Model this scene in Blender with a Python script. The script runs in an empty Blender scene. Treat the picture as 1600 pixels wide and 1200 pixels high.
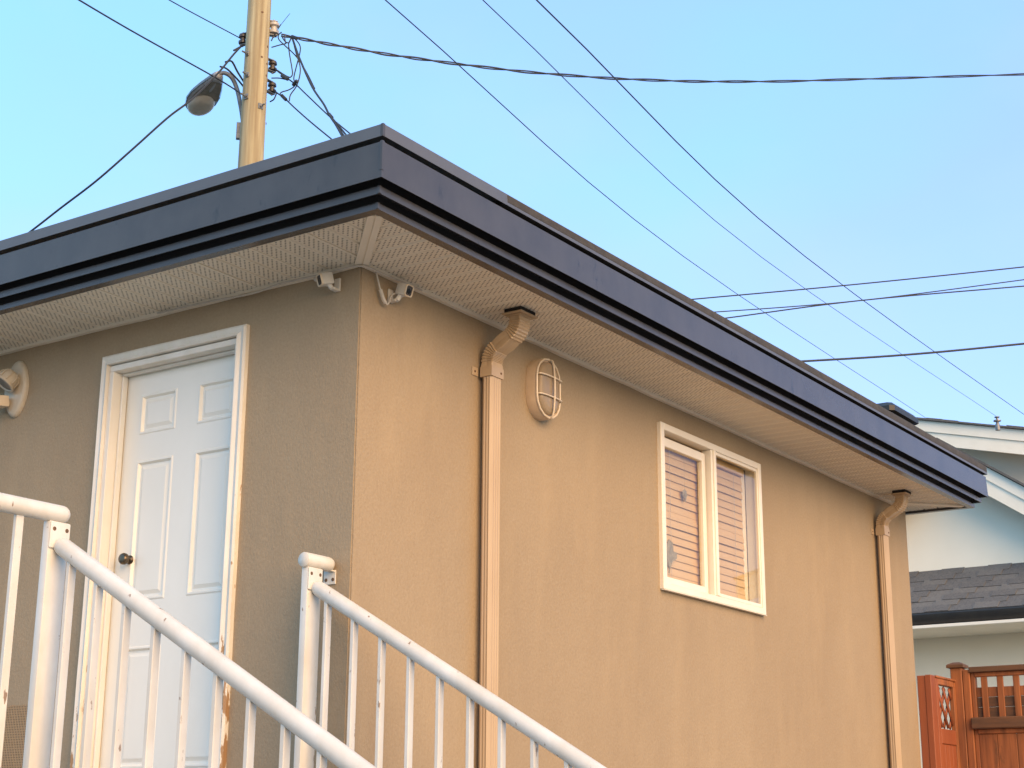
import bpy, bmesh, math, random
from mathutils import Vector, Matrix
random.seed(7)
S = bpy.context.scene
COL = S.collection
rad = math.radians

# ------------------------------------------------------------------ camera
CAM_F = 2470.88                                   # focal length in pixels of a 1600 px wide picture
CAM_R = Vector((0.82506595, 0.56500259, 0.00618433))
CAM_U = Vector((0.14953957, -0.22889929, 0.96189554))
CAM_D = Vector((-0.54488907, 0.79270246, 0.27334725))
CAM_P = Vector((4.25884498, -5.02145318, -1.21359384))
cd = bpy.data.cameras.new('camera'); cam = bpy.data.objects.new('camera', cd); COL.objects.link(cam)
cd.sensor_fit = 'HORIZONTAL'; cd.sensor_width = 36; cd.lens = 36*CAM_F/1600
cd.clip_start = .1; cd.clip_end = 3000
cam.matrix_world = Matrix(((CAM_R.x, CAM_U.x, -CAM_D.x, CAM_P.x), (CAM_R.y, CAM_U.y, -CAM_D.y, CAM_P.y),
                           (CAM_R.z, CAM_U.z, -CAM_D.z, CAM_P.z), (0, 0, 0, 1)))
S.camera = cam

# ------------------------------------------------------------------ sky and sun
SUN_EL, SUN_AZ = 25.0, 114.0                       # azimuth clockwise from +Y
w = bpy.data.worlds.new('World'); S.world = w; w.use_nodes = True
nt = w.node_tree; bg = nt.nodes['Background']
sky = nt.nodes.new('ShaderNodeTexSky'); sky.sky_type = 'NISHITA'; sky.sun_disc = False
sky.sun_elevation = rad(SUN_EL); sky.sun_rotation = rad(SUN_AZ)
sky.air_density = 1.0; sky.dust_density = .3; sky.ozone_density = 1.6
tc = nt.nodes.new('ShaderNodeTexCoord')
mp = nt.nodes.new('ShaderNodeMapping'); mp.inputs['Scale'].default_value = (1, 1, 1.8)
nt.links.new(tc.outputs['Generated'], mp.inputs['Vector'])
def sky_noise(scale, detail, a, b, lo, hi):
    n = nt.nodes.new('ShaderNodeTexNoise'); n.inputs['Scale'].default_value = scale; n.inputs['Detail'].default_value = detail
    r = nt.nodes.new('ShaderNodeMapRange'); r.inputs['From Min'].default_value = a; r.inputs['From Max'].default_value = b
    r.inputs['To Min'].default_value = lo; r.inputs['To Max'].default_value = hi
    nt.links.new(mp.outputs[0], n.inputs['Vector']); nt.links.new(n.outputs['Fac'], r.inputs['Value']); return r.outputs[0]
def sky_mix(f, a, b):
    m = nt.nodes.new('ShaderNodeMix'); m.data_type = 'RGBA'
    for v, k in ((f,'Factor'), (a,'A'), (b,'B')):
        if isinstance(v, float): m.inputs[k].default_value = v
        elif isinstance(v, tuple): m.inputs[k].default_value = (*v, 1)
        else: nt.links.new(v, m.inputs[k])
    return m.outputs['Result']
sx = nt.nodes.new('ShaderNodeSeparateXYZ'); nt.links.new(tc.outputs['Generated'], sx.inputs[0])
dr = nt.nodes.new('ShaderNodeMapRange'); dr.inputs['From Min'].default_value = .30; dr.inputs['From Max'].default_value = .95
nt.links.new(sx.outputs['Y'], dr.inputs['Value'])
fm = nt.nodes.new('ShaderNodeMath'); fm.operation = 'MULTIPLY_ADD'; fm.inputs[1].default_value = .7; fm.use_clamp = True
nt.links.new(dr.outputs[0], fm.inputs[0]); nt.links.new(sky_noise(1.9, 5, .38, .66, -.1, .5), fm.inputs[2])
veil = sky_mix(fm.outputs[0], (.44, 1.32, 2.10), (.60, .96, 2.08))   # a thin high veil, cyan passing into lavender towards +Y
out = sky_mix(.80, sky.outputs[0], veil)
out = sky_mix(sky_noise(4.5, 6, .44, .74, 0, .26), out, (1.12, 1.42, 2.25))                      # faint wisps
nt.links.new(out, bg.inputs['Color'])
bg.inputs['Strength'].default_value = .15
sd = bpy.data.lights.new('sun', 'SUN'); sun = bpy.data.objects.new('sun', sd); COL.objects.link(sun)
sd.energy = 1.25; sd.angle = rad(56); sd.color = (1.0, .56, .17)
tosun = Vector((math.sin(rad(SUN_AZ))*math.cos(rad(SUN_EL)), math.cos(rad(SUN_AZ))*math.cos(rad(SUN_EL)), math.sin(rad(SUN_EL))))
sun.rotation_euler = tosun.to_track_quat('Z', 'Y').to_euler(); sun.location = (20, 0, 15)
S.view_settings.view_transform = 'Standard'; S.view_settings.look = 'None'
S.view_settings.exposure = 2.02; S.view_settings.gamma = 1; S.view_settings.use_curve_mapping = False
S.render.engine = 'CYCLES'

# ------------------------------------------------------------------ helpers
def ray(px, py):
    v = CAM_D*CAM_F + CAM_R*(px-800) - CAM_U*(py-600)
    return v.normalized()
def at(d, px, py):                                 # point at depth d
    v = ray(px, py); return CAM_P + v/(v.dot(CAM_D))*d
def on(ax, val, px, py):                           # point on an axis-aligned plane
    v = ray(px, py); return CAM_P + v*((val-CAM_P[ax])/v[ax])

class MB:
    def __init__(s): s.bm = bmesh.new()
    def box(s, a, b, bev=0, mi=0, seg=1):
        x0, y0, z0 = [min(p, q) for p, q in zip(a, b)]; x1, y1, z1 = [max(p, q) for p, q in zip(a, b)]
        vs = [s.bm.verts.new(p) for p in ((x0,y0,z0),(x1,y0,z0),(x1,y1,z0),(x0,y1,z0),(x0,y0,z1),(x1,y0,z1),(x1,y1,z1),(x0,y1,z1))]
        fs = [s.bm.faces.new([vs[i] for i in f]) for f in ((3,2,1,0),(4,5,6,7),(0,1,5,4),(1,2,6,5),(2,3,7,6),(3,0,4,7))]
        for f in fs: f.material_index = mi
        if bev:
            es = list({e for f in fs for e in f.edges})
            bmesh.ops.bevel(s.bm, geom=es, offset=bev, segments=seg, affect='EDGES', profile=.6)
        return s
    def obox(s, c, size, mat, bev=0, seg=1):        # box of a size, oriented by a 3x3 matrix, centred at c
        n0 = len(s.bm.verts); h = Vector(size)/2
        before = set(s.bm.verts)
        s.box(-h, h, bev, 0, seg)
        for v in s.bm.verts:
            if v not in before: v.co = mat @ v.co + Vector(c)
        return s
    def quad(s, *p, mi=0):
        f = s.bm.faces.new([s.bm.verts.new(q) for q in p]); f.material_index = mi; return f
    def loft(s, rings, closed=True, cap=True, mi=0, smooth=True):
        R = [[s.bm.verts.new(p) for p in r] for r in rings]
        n = len(R[0])
        for a, b in zip(R, R[1:]):
            for i in range(n if closed else n-1):
                f = s.bm.faces.new((a[i], a[(i+1) % n], b[(i+1) % n], b[i])); f.material_index = mi; f.smooth = smooth
        if cap and closed:
            s.bm.faces.new(R[0][::-1]).material_index = mi; s.bm.faces.new(R[-1]).material_index = mi
        return s
    def tube(s, pts, r, n=8, cap=True, up=None, prof=None, mi=0):
        pts = [Vector(p) for p in pts]; rings = []; N = len(pts)
        rr = r if isinstance(r, (list, tuple)) else [r]*N
        t0 = (pts[1]-pts[0]).normalized()
        u = Vector(up) if up else (Vector((0,0,1)) if abs(t0.z) < .9 else Vector((1,0,0)))
        u = (u - t0*u.dot(t0)).normalized()
        for i, p in enumerate(pts):
            t = ((pts[min(i+1,N-1)]-p).normalized() + (p-pts[max(i-1,0)]).normalized()).normalized()
            u = (u - t*u.dot(t)).normalized(); v = t.cross(u)
            if prof: rings.append([p + u*a*rr[i] + v*b*rr[i] for a, b in prof])
            else: rings.append([p + (u*math.cos(k*2*math.pi/n) + v*math.sin(k*2*math.pi/n))*rr[i] for k in range(n)])
        return s.loft(rings, cap=cap, mi=mi)
    def lathe(s, c, axis, prof, n=16, mi=0):        # prof: (distance along axis, radius)
        a = Vector(axis).normalized(); u = a.orthogonal().normalized(); v = a.cross(u); c = Vector(c)
        return s.loft([[c + a*h + (u*math.cos(k*2*math.pi/n)+v*math.sin(k*2*math.pi/n))*max(r,1e-4) for k in range(n)] for h, r in prof], mi=mi)
    def prism(s, poly, vec, mi=0):
        vec = Vector(vec); a = [s.bm.verts.new(p) for p in poly]; b = [s.bm.verts.new(Vector(p)+vec) for p in poly]
        n = len(a); fs = [s.bm.faces.new(a[::-1]), s.bm.faces.new(b)]
        for i in range(n): fs.append(s.bm.faces.new((a[i], a[(i+1)%n], b[(i+1)%n], b[i])))
        for f in fs: f.material_index = mi
        return s
    def build(s, name, m, parent=None, sharp=35, smooth=True, doubles=False):
        if doubles: bmesh.ops.remove_doubles(s.bm, verts=s.bm.verts[:], dist=1e-5)
        bmesh.ops.recalc_face_normals(s.bm, faces=s.bm.faces[:])
        me = bpy.data.meshes.new(name); s.bm.to_mesh(me); s.bm.free()
        for mm in (m if isinstance(m, (list, tuple)) else [m]): me.materials.append(mm)
        if smooth:
            me.polygons.foreach_set('use_smooth', [True]*len(me.polygons)); me.set_sharp_from_angle(angle=rad(sharp))
        o = bpy.data.objects.new(name, me); COL.objects.link(o)
        if parent: o.parent = parent; o.matrix_parent_inverse = pinv(parent)
        return o
def pinv(p):
    m = Matrix.Translation(p.location) if p.parent is None else Matrix()
    return m.inverted()
def tag(o, label=None, cat=None, group=None, kind=None):
    for k, v in (('label', label), ('category', cat), ('group', group), ('kind', kind)):
        if v: o[k] = v
    return o
def thing(name, label, cat, loc=(0,0,0), group=None):
    o = bpy.data.objects.new(name, None); COL.objects.link(o); o.location = loc; o.empty_display_size = .1
    return tag(o, label, cat, group)
def dup_mesh(src, parent, loc_off):
    c = src.copy(); COL.objects.link(c); c.parent = parent; c.matrix_parent_inverse = src.matrix_parent_inverse.copy()
    c.location = Vector(src.location) + Vector(loc_off); return c
def copy_tree(o, parent=None):
    c = o.copy(); COL.objects.link(c)
    if parent: c.parent = parent; c.matrix_parent_inverse = o.matrix_parent_inverse.copy()
    for ch in list(o.children): copy_tree(ch, c)
    return c
def smoothpath(pts, n=8):                            # Catmull-Rom through points
    P = [Vector(p) for p in pts]; P = [P[0]*2-P[1]] + P + [P[-1]*2-P[-2]]; out = []
    for i in range(1, len(P)-2):
        for k in range(n):
            t = k/n; a, b, c, d = P[i-1:i+3]
            out.append(.5*((2*b)+(c-a)*t+(2*a-5*b+4*c-d)*t*t+(3*b-a-3*c+d)*t**3))
    out.append(P[-2]); return out

# ------------------------------------------------------------------ materials
def mat(name, c1, c2=None, rough=.6, scale=8, stretch=(1,1,1), detail=5, lo=.35, hi=.65, bump=0, bscale=80, bdist=.01,
        metal=0, spec=.5, wear=None, coat=0, grain=None, wear_z=None, wave=None):
    """base colour mottled between c1 and c2 by stretched noise; wear = (colour, scale, threshold, softness, stretch)"""
    m = bpy.data.materials.new(name); m.use_nodes = True; N = m.node_tree.nodes; L = m.node_tree.links
    b = N['Principled BSDF']; b.inputs['Roughness'].default_value = rough; b.inputs['Metallic'].default_value = metal
    b.inputs['Specular IOR Level'].default_value = spec; b.inputs['Coat Weight'].default_value = coat
    t = N.new('ShaderNodeTexCoord'); col = None
    def noise(sc, st, det=5, ro=.55):
        mpn = N.new('ShaderNodeMapping'); mpn.inputs['Scale'].default_value = st; L.new(t.outputs['Object'], mpn.inputs['Vector'])
        n = N.new('ShaderNodeTexNoise'); n.inputs['Scale'].default_value = sc; n.inputs['Detail'].default_value = det; n.inputs['Roughness'].default_value = ro
        L.new(mpn.outputs[0], n.inputs['Vector']); return n.outputs['Fac']
    def rng(f, a, c, to0=0, to1=1):
        r = N.new('ShaderNodeMapRange'); r.inputs['From Min'].default_value = a; r.inputs['From Max'].default_value = c
        r.inputs['To Min'].default_value = to0; r.inputs['To Max'].default_value = to1; L.new(f, r.inputs['Value']); return r.outputs[0]
    def mixc(f, a, c):
        x = N.new('ShaderNodeMix'); x.data_type = 'RGBA'; L.new(f, x.inputs['Factor'])
        for s_, k in ((a, 'A'), (c, 'B')):
            if isinstance(s_, tuple): x.inputs[k].default_value = (*s_, 1)
            else: L.new(s_, x.inputs[k])
        return x.outputs['Result']
    if c2 is None: c2 = tuple(v*.9 for v in c1)
    col = mixc(rng(noise(scale, stretch, detail), lo, hi), c1, c2)
    if grain:                                        # (colour, scale, stretch, strength)
        gc, gs, gst, gv = grain; col = mixc(rng(noise(gs, gst, 4, .6), .35, .75, 0, gv), col, gc)
    if wear:
        wc, ws, th, so, wst = wear; wn = noise(ws, wst, 6, .62)
        if wear_z:                                   # weathering grows towards the foot
            sp_ = N.new('ShaderNodeSeparateXYZ'); L.new(t.outputs['Object'], sp_.inputs[0]); ad = N.new('ShaderNodeMath'); ad.operation = 'ADD'
            L.new(wn, ad.inputs[0]); L.new(rng(sp_.outputs['Z'], wear_z[0], wear_z[1], wear_z[2], wear_z[3]), ad.inputs[1]); wn = ad.outputs[0]
        col = mixc(rng(wn, th, th+so), col, wc)
    L.new(col, b.inputs['Base Color'])
    if bump:
        bp = N.new('ShaderNodeBump'); bp.inputs['Strength'].default_value = bump; bp.inputs['Distance'].default_value = bdist
        L.new(noise(bscale, stretch if max(stretch) != min(stretch) else (1,1,1), 4, .6), bp.inputs['Height']); L.new(bp.outputs[0], b.inputs['Normal'])
        if wave:                                     # broad unevenness under the fine relief
            b2 = N.new('ShaderNodeBump'); b2.inputs['Strength'].default_value = wave[1]; b2.inputs['Distance'].default_value = wave[2]
            L.new(noise(wave[0], (1,1,1), 3, .5), b2.inputs['Height']); L.new(b2.outputs[0], bp.inputs['Normal'])
    m['nodes'] = 1
    return m
M = {}
M['stucco'] = mat('stucco', (.384,.299,.200), (.336,.257,.171), .95, 1.6, (1,1,.5), 6, .3, .72, bump=.5, bscale=115, bdist=.006, spec=.2, wave=(7, .5, .012),
                  grain=((.25,.185,.115), 75, (1,1,1), .42), wear=((.42,.32,.205), 2.2, .50, .50, (1.5,1.5,.4)))
M['trim'] = mat('painted_trim', (.76,.74,.69), (.70,.675,.61), .45, 5, (1,1,.5), bump=.08, bscale=60, wear=((.30,.19,.10), 24, .715, .02, (1.4,1.4,.35)))
M['casing'] = mat('peeling_casing_paint', (.78,.74,.67), (.70,.655,.57), .55, 7, (1,1,.4), bump=.25, bscale=45, wear=((.33,.20,.10), 14, .68, .025, (2.2,2.2,.4)), wear_z=(-1.0,.6,.09,-.06))
M['casing_edge'] = mat('worn_casing_edge', (.72,.68,.60), (.64,.59,.50), .6, 7, (1,1,.4), bump=.35, bscale=45, wear=((.34,.20,.10), 17, .645, .03, (1.5,1.5,.35)), wear_z=(-.9,.55,.17,-.08))
M['door'] = mat('door_paint', (.83,.80,.72), (.79,.76,.68), .38, 3, (1,1,.6), bump=.03, bscale=120, wear=((.42,.40,.37), 26, .76, .03, (1,1,.6)))
M['knob'] = mat('aged_brass', (.09,.065,.045), (.16,.12,.08), .32, 30, metal=.85)
M['rail'] = mat('chipped_white_rail_paint', (.70,.68,.63), (.64,.62,.57), .34, 6, bump=.10, bscale=35, bdist=.004, wear=((.27,.19,.13), 30, .655, .03, (1,1,.35)), grain=((.52,.46,.36), 9, (1,1,.4), .55))
M['rust'] = mat('rusty_screw', (.10,.06,.035), (.17,.09,.045), .8, 40)
M['fascia'] = mat('dark_prefinished_metal', (.050,.046,.045), (.062,.057,.055), .27, 4, (1,1,1), bump=.07, bscale=3.2, bdist=.02, spec=.5, grain=((.085,.080,.078), 5, (1,1,.6), .5), wear=((.030,.029,.030), 11, .63, .10, (1,1,.45)))
M['fascia_shade'] = mat('painted_reveal_shade', (.018,.018,.020), (.022,.022,.024), .6, 4)  # blacker than the bands, so the recess shade is in the colour
M['cap'] = mat('dark_metal_cap', (.09,.09,.098), (.10,.10,.105), .4, 6, spec=.6)
M['roofing'] = mat('roof_membrane', (.040,.037,.035), (.06,.054,.048), .85, 20, bump=.2)
M['soffit'] = mat('vinyl_soffit', (.84,.765,.63), (.80,.72,.58), .55, 3, bump=.05, bscale=20)
M['hole'] = mat('soffit_perforation', (.10,.082,.062), (.08,.065,.05), .9, 20)
M['pipe'] = mat('tan_downpipe_paint', (.47,.345,.215), (.43,.31,.19), .42, 5, (1,1,.4), bump=.05, bscale=30, wear=((.45,.31,.19), 30, .70, .06, (1,1,.4)))
M['black'] = mat('black_gap_shade', (.012,.011,.01), (.018,.016,.014), .9, 20)  # colour stands for the shade in the outlet gap
M['plastic'] = mat('white_plastic', (.68,.64,.57), (.62,.58,.51), .45, 12)
M['lens'] = mat('camera_glass', (.06,.05,.045), (.09,.075,.065), .12, 20)
M['pupil'] = mat('camera_lens_black', (.004,.004,.005), (.006,.006,.006), .08, 20)
M['cable'] = mat('white_cable', (.58,.53,.46), (.50,.45,.38), .6, 30)
M['wire'] = mat('black_wire', (.022,.026,.034), (.03,.034,.042), .6, 30)
M['vinyl'] = mat('cream_vinyl', (.82,.755,.64), (.78,.71,.59), .35, 5, bump=.02, bscale=60)
M['slat'] = mat('blind_slat', (.68,.47,.24), (.64,.435,.215), .5, 3, (1,.3,1))
M['ornament'] = mat('grey_ornament', (.26,.23,.17), (.38,.33,.24), .7, 30)
M['lantern'] = mat('lantern_paint', (.60,.455,.31), (.54,.40,.27), .42, 20, bump=.08, bscale=90)
M['cage'] = mat('lantern_cage', (.72,.60,.45), (.66,.54,.39), .35, 20)
M['flood'] = mat('floodlight_plastic', (.58,.51,.40), (.50,.43,.33), .5, 14)
M['pole'] = mat('pole_wood', (.54,.465,.285), (.37,.305,.18), .85, 9, (1,1,.07), 8, .3, .7, bump=.3, bscale=30, grain=((.22,.155,.085), 30, (1,1,.03), .85), wear=((.12,.075,.045), 14, .74, .03, (1,1,.5)))
M['steel'] = mat('galvanised_steel', (.25,.25,.25), (.17,.17,.17), .45, 20, metal=.5)
M['head'] = mat('lamp_housing', (.40,.40,.41), (.30,.30,.31), .5, 12, metal=.3, wear=((.08,.07,.06), 20, .6, .1, (1,1,1)))
M['headin'] = mat('lamp_underside', (.16,.14,.11), (.24,.20,.16), .6, 15)
M['porcelain'] = mat('porcelain', (.50,.46,.41), (.38,.34,.30), .25, 30)
M['brownporcelain'] = mat('brown_porcelain', (.07,.055,.045), (.05,.04,.035), .3, 30)
M['white'] = mat('white_house_paint', (.88,.83,.69), (.85,.80,.66), .8, 2, bump=.1, bscale=90)
M['cream'] = mat('cream_house_paint', (.68,.625,.53), (.64,.59,.50), .85, 2, bump=.15, bscale=70)
M['board'] = mat('white_bargeboard', (.86,.82,.70), (.81,.77,.65), .5, 4)
M['shingle'] = mat('asphalt_shingle', (.085,.085,.086), (.125,.123,.12), .95, 30, bump=.4, bscale=160, grain=((.17,.165,.155), 60, (1,1,1), .5))
M['shingle_b'] = mat('asphalt_shingle_pale', (.115,.113,.11), (.155,.15,.14), .95, 30, bump=.4, bscale=160, grain=((.19,.18,.165), 60, (1,1,1), .5))
M['gutter'] = mat('dark_gutter', (.018,.017,.016), (.025,.023,.02), .5, 10)
M['cedar'] = mat('stained_cedar', (.48,.165,.052), (.29,.092,.030), .7, 7, (1,1,.12), 7, .3, .7, bump=.25, bscale=40, grain=((.12,.045,.018), 26, (1,1,.06), .85), wear=((.10,.045,.02), 6, .64, .12, (1,1,.3)))
M['cedar_red'] = mat('red_stained_cedar', (.34,.098,.038), (.26,.072,.029), .6, 7, (1,1,.12), 6, bump=.15, bscale=40, grain=((.20,.05,.022), 26, (1,1,.08), .4))
M['cedar_old'] = mat('weathered_cedar', (.12,.065,.036), (.07,.042,.028), .85, 9, (.15,1,1), 7, bump=.3, bscale=40, grain=((.24,.10,.04), 14, (.2,1,1), .6))
M['concrete'] = mat('concrete', (.28,.255,.215), (.24,.22,.185), .9, 2.5, bump=.2, bscale=60)
M['lawn'] = mat('gravel_ground', (.20,.185,.15), (.14,.135,.10), .95, 1.2, bump=.3, bscale=30)
def glass_mat(name, tint, gl=1.0):
    m = bpy.data.materials.new(name); m.use_nodes = True; N = m.node_tree.nodes; L = m.node_tree.links
    N.remove(N['Principled BSDF']); tr = N.new('ShaderNodeBsdfTransparent'); tr.inputs[0].default_value = (*tint, 1)
    g = N.new('ShaderNodeBsdfGlossy'); g.inputs['Roughness'].default_value = .02
    fr = N.new('ShaderNodeFresnel'); fr.inputs['IOR'].default_value = 1.5
    n = N.new('ShaderNodeTexNoise'); n.inputs['Scale'].default_value = 3; t = N.new('ShaderNodeTexCoord'); L.new(t.outputs['Object'], n.inputs['Vector'])
    bp = N.new('ShaderNodeBump'); bp.inputs['Strength'].default_value = .04; L.new(n.outputs['Fac'], bp.inputs['Height']); L.new(bp.outputs[0], g.inputs['Normal'])
    mx_ = N.new('ShaderNodeMixShader'); ge = N.new('ShaderNodeNewGeometry'); ml = N.new('ShaderNodeMath'); ml.operation = 'MULTIPLY_ADD'; ml.inputs[1].default_value = -1; ml.inputs[2].default_value = 1; L.new(ge.outputs['Backfacing'], ml.inputs[0]); m2 = N.new('ShaderNodeMath'); m2.operation = 'MULTIPLY'; L.new(ml.outputs[0], m2.inputs[0]); L.new(fr.outputs[0], m2.inputs[1]); L.new(m2.outputs[0], mx_.inputs[0]); L.new(tr.outputs[0], mx_.inputs[1]); L.new(g.outputs[0], mx_.inputs[2])
    L.new(mx_.outputs[0], N['Material Output'].inputs['Surface']); return m
M['glass'] = glass_mat('window_glass', (.95,.95,.93))
def frosted(name, c, rough=.3, trans=.55):
    m = mat(name, c, tuple(v*.9 for v in c), rough, 20); b = m.node_tree.nodes['Principled BSDF']
    b.inputs['Transmission Weight'].default_value = trans; b.inputs['IOR'].default_value = 1.3; return m
M['lampglass'] = frosted('lantern_glass', (.55,.43,.29), .22, .45)
M['bowl'] = frosted('lamp_bowl', (.52,.46,.38), .3, .15)

# ------------------------------------------------------------------ ground
GZ = -2.75
g = MB(); g.quad((-600,-600,GZ), (600,-600,GZ), (600,600,GZ), (-600,600,GZ)); tag(g.build('ground', M['lawn'], smooth=False), kind='structure')
g = MB(); g.quad((-8,-9,GZ+.005), (9,-9,GZ+.005), (9,10,GZ+.005), (-8,10,GZ+.005)); tag(g.build('path', M['concrete'], smooth=False), kind='structure')

# ------------------------------------------------------------------ the stucco house
HL, HW, ZS = 6.50, 5.6, 1.195; HF = HL-.32         # HF: where the far eave is measured from
#                       # length along +y, width along -x, soffit height
house = thing('stucco_house', 'tan stucco house with flat roof, dark stepped fascia and perforated soffit', 'house')
DX0, DX1, DZ1, DZ0 = -1.575, -.705, .975, -1.08     # door opening
WY0, WY1, WZ0, WZ1 = 2.66, 3.90, .12, 1.02           # window opening
# walls: one shell with a door and a window opening, rounded outer corner
b = MB()
zc = sorted([GZ-.1, DZ0, WZ0, DZ1, WZ1, ZS+.06])
def cells(us, hole, fn):
    for u0, u1 in zip(us, us[1:]):
        for z0, z1 in zip(zc, zc[1:]):
            if hole and hole[0] <= u0 and u1 <= hole[1] and hole[2] <= z0 and z1 <= hole[3]: continue
            b.quad(fn(u0,z0), fn(u1,z0), fn(u1,z1), fn(u0,z1))
cells([-HW, DX0, DX1, 0], (DX0,DX1,DZ0,DZ1), lambda u,z: (u,0,z))
cells([0, WY0, WY1, HL], (WY0,WY1,WZ0,WZ1), lambda u,z: (0,u,z))
cells([-HW, 0], None, lambda u,z: (u,HL,z)); cells([0, HL], None, lambda u,z: (-HW,u,z))
for p, q in (((DX0,DZ0),(DX0,DZ1)), ((DX0,DZ1),(DX1,DZ1)), ((DX1,DZ1),(DX1,DZ0)), ((DX1,DZ0),(DX0,DZ0))):
    b.quad((p[0],0,p[1]), (q[0],0,q[1]), (q[0],.2,q[1]), (p[0],.2,p[1]))
for p, q in (((WY0,WZ0),(WY0,WZ1)), ((WY0,WZ1),(WY1,WZ1)), ((WY1,WZ1),(WY1,WZ0)), ((WY1,WZ0),(WY0,WZ0))):
    b.quad((0,p[0],p[1]), (0,q[0],q[1]), (-.16,q[0],q[1]), (-.16,p[0],p[1]))
bmesh.ops.remove_doubles(b.bm, verts=b.bm.verts[:], dist=1e-5)
ce = [e for e in b.bm.edges if all(abs(v.co.x) < 1e-4 and abs(v.co.y) < 1e-4 for v in e.verts)]
bmesh.ops.bevel(b.bm, geom=ce, offset=.006, segments=2, affect='EDGES')
wall = b.build('wall', M['stucco'], house)
b = MB(); b.quad((-HW+.01,.01,DZ0-.02), (-.01,.01,DZ0-.02), (-.01,HL-.01,DZ0-.02), (-HW+.01,HL-.01,DZ0-.02)); b.build('interior_floor', M['concrete'], house)

# soffit panels: three grooved lanes and staggered perforations each; one mesh for each side
LANE = .107; PW = LANE*3; SO = .445                  # lane width, panel width, soffit depth
def panel_mesh():
    m = MB(); gz = .011
    for k in range(3):
        u0, u1 = k*LANE, (k+1)*LANE
        gl = .0015 if k == 0 else .009
        m.quad((u0+gl,0,0), (u1-.009,0,0), (u1-.009,SO,0), (u0+gl,SO,0))
        if k: 
            m.quad((u0-.009,0,0), (u0-.003,0,gz), (u0-.003,SO,gz), (u0-.009,SO,0)); m.quad((u0-.003,0,gz), (u0+.003,0,gz), (u0+.003,SO,gz), (u0-.003,SO,gz))
            m.quad((u0+.003,0,gz), (u0+.009,0,0), (u0+.009,SO,0), (u0+.003,SO,gz))
        for r in range(6):
            cu = u0 + .0535 + (r-2.5)*.0132
            for c in range(14):
                cv = .012 + c*.030 + (.015 if r % 2 else 0)
                if cv > SO-.01: continue
                hu, hv = .0034, .0056
                m.quad(*[(cu+hu*math.cos(a), cv+hv*math.sin(a), -.0007) for a in (.52,1.57,2.62,3.67,4.71,5.76)], mi=1)
    m.quad((PW-.009,0,0), (PW-.004,0,.008), (PW-.004,SO,.008), (PW-.009,SO,0)); m.quad((PW-.004,0,.008),(PW+.0015,0,.008),(PW+.0015,SO,.008),(PW-.004,SO,.008))
    m.quad((0.0015,0,0),(0.0015,SO,0),(.0015,SO,.012),(.0015,0,.012))
    return m
pa = panel_mesh().build('soffit_panel', [M['soffit'], M['hole']], house, smooth=False)
def put_panel(x, y, rz, clips=(), used=[False]):
    mx4 = Matrix.Translation((x, y, ZS + random.uniform(-.0012, .0012))) @ Matrix.Rotation(rz, 4, 'Z')
    if not clips:
        o = pa if not used[0] else pa.copy()
        if used[0]: COL.objects.link(o)
        used[0] = True; o.matrix_local = mx4; return
    bm = bmesh.new(); bm.from_mesh(pa.data); bm.transform(mx4)
    for co, no in clips:                              # keep what lies on the far side of no
        bmesh.ops.bisect_plane(bm, geom=bm.verts[:]+bm.edges[:]+bm.faces[:], plane_co=co, plane_no=no, clear_outer=True)
    if not bm.faces: return
    me = bpy.data.meshes.new('soffit_panel'); bm.to_mesh(me); bm.free(); me.materials.append(M['soffit']); me.materials.append(M['hole'])
    o = bpy.data.objects.new('soffit_panel', me); COL.objects.link(o); o.parent = house
k = -1
x = -.278 + 2*PW
while x > -HW-SO:
    put_panel(x, 0, math.pi, [((0,0,0), (1,1,0))] if x > 0 else ()); x -= PW
y = .030 - PW
while y - PW < HF+SO:
    if y > -SO: put_panel(0, y, -math.pi/2, [((0,0,0), (-1,-1,0))] if y-PW < 0 else ([((0,HF,0), (-1,1,0))] if y > HF else ()))
    y += PW
x = -1.6
while x < SO:
    put_panel(x, HF, 0, [((0,HF,0), (1,-1,0))] if x+PW > 0 else ()); x += PW

# mitre cover at the outer corner: two flat strips with a ridge between them
b = MB()
d1 = Vector((1,-1,0)).normalized(); d2 = Vector((1,1,0)).normalized()
for sgn in (-1, 1):
    p = Vector((.004,-.004,ZS-.012)); q = Vector((.422,-.422,ZS-.012)); a = d2*sgn*.003; c = d2*sgn*.031
    b.prism([p+a, q+a, q+c, p+c], (0,0,.011))
b.prism([Vector((.004,-.004,ZS-.008))-d2*.003, Vector((.422,-.422,ZS-.008))-d2*.003, Vector((.422,-.422,ZS-.008))+d2*.003, Vector((.004,-.004,ZS-.008))+d2*.003], (0,0,.005))
b.build('soffit_corner_trim', M['soffit'], house)
b = MB()
p = Vector((.004,HF+.004,ZS-.012)); q = Vector((.418,HF+.418,ZS-.012)); e = Vector((1,-1,0)).normalized()
b.prism([p-e*.03, q-e*.03, q+e*.03, p+e*.03], (0,0,.011)); b.build('soffit_corner_trim', M['soffit'], house)
# channel that holds the panels against the wall, slightly wavy
def channel(a, c, n, off):
    b = MB(); pts = []
    for i in range(n+1):
        t = i/n; v = Vector(a).lerp(Vector(c), t) + Vector(off)*.012; v.z += random.uniform(-.003,.003); pts.append(v)
    b.tube(pts, 1, prof=[(-.011,-.012),(.009,-.012),(.009,.012),(-.011,.012)], up=(0,0,1)); return b.build('soffit_channel', M['soffit'], house)
channel((-.02,0,ZS-.006), (-HW,0,ZS-.006), 26, (0,-1,0)); channel((0,.0,ZS-.006), (0,HL,ZS-.006), 28, (1,0,0))

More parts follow.
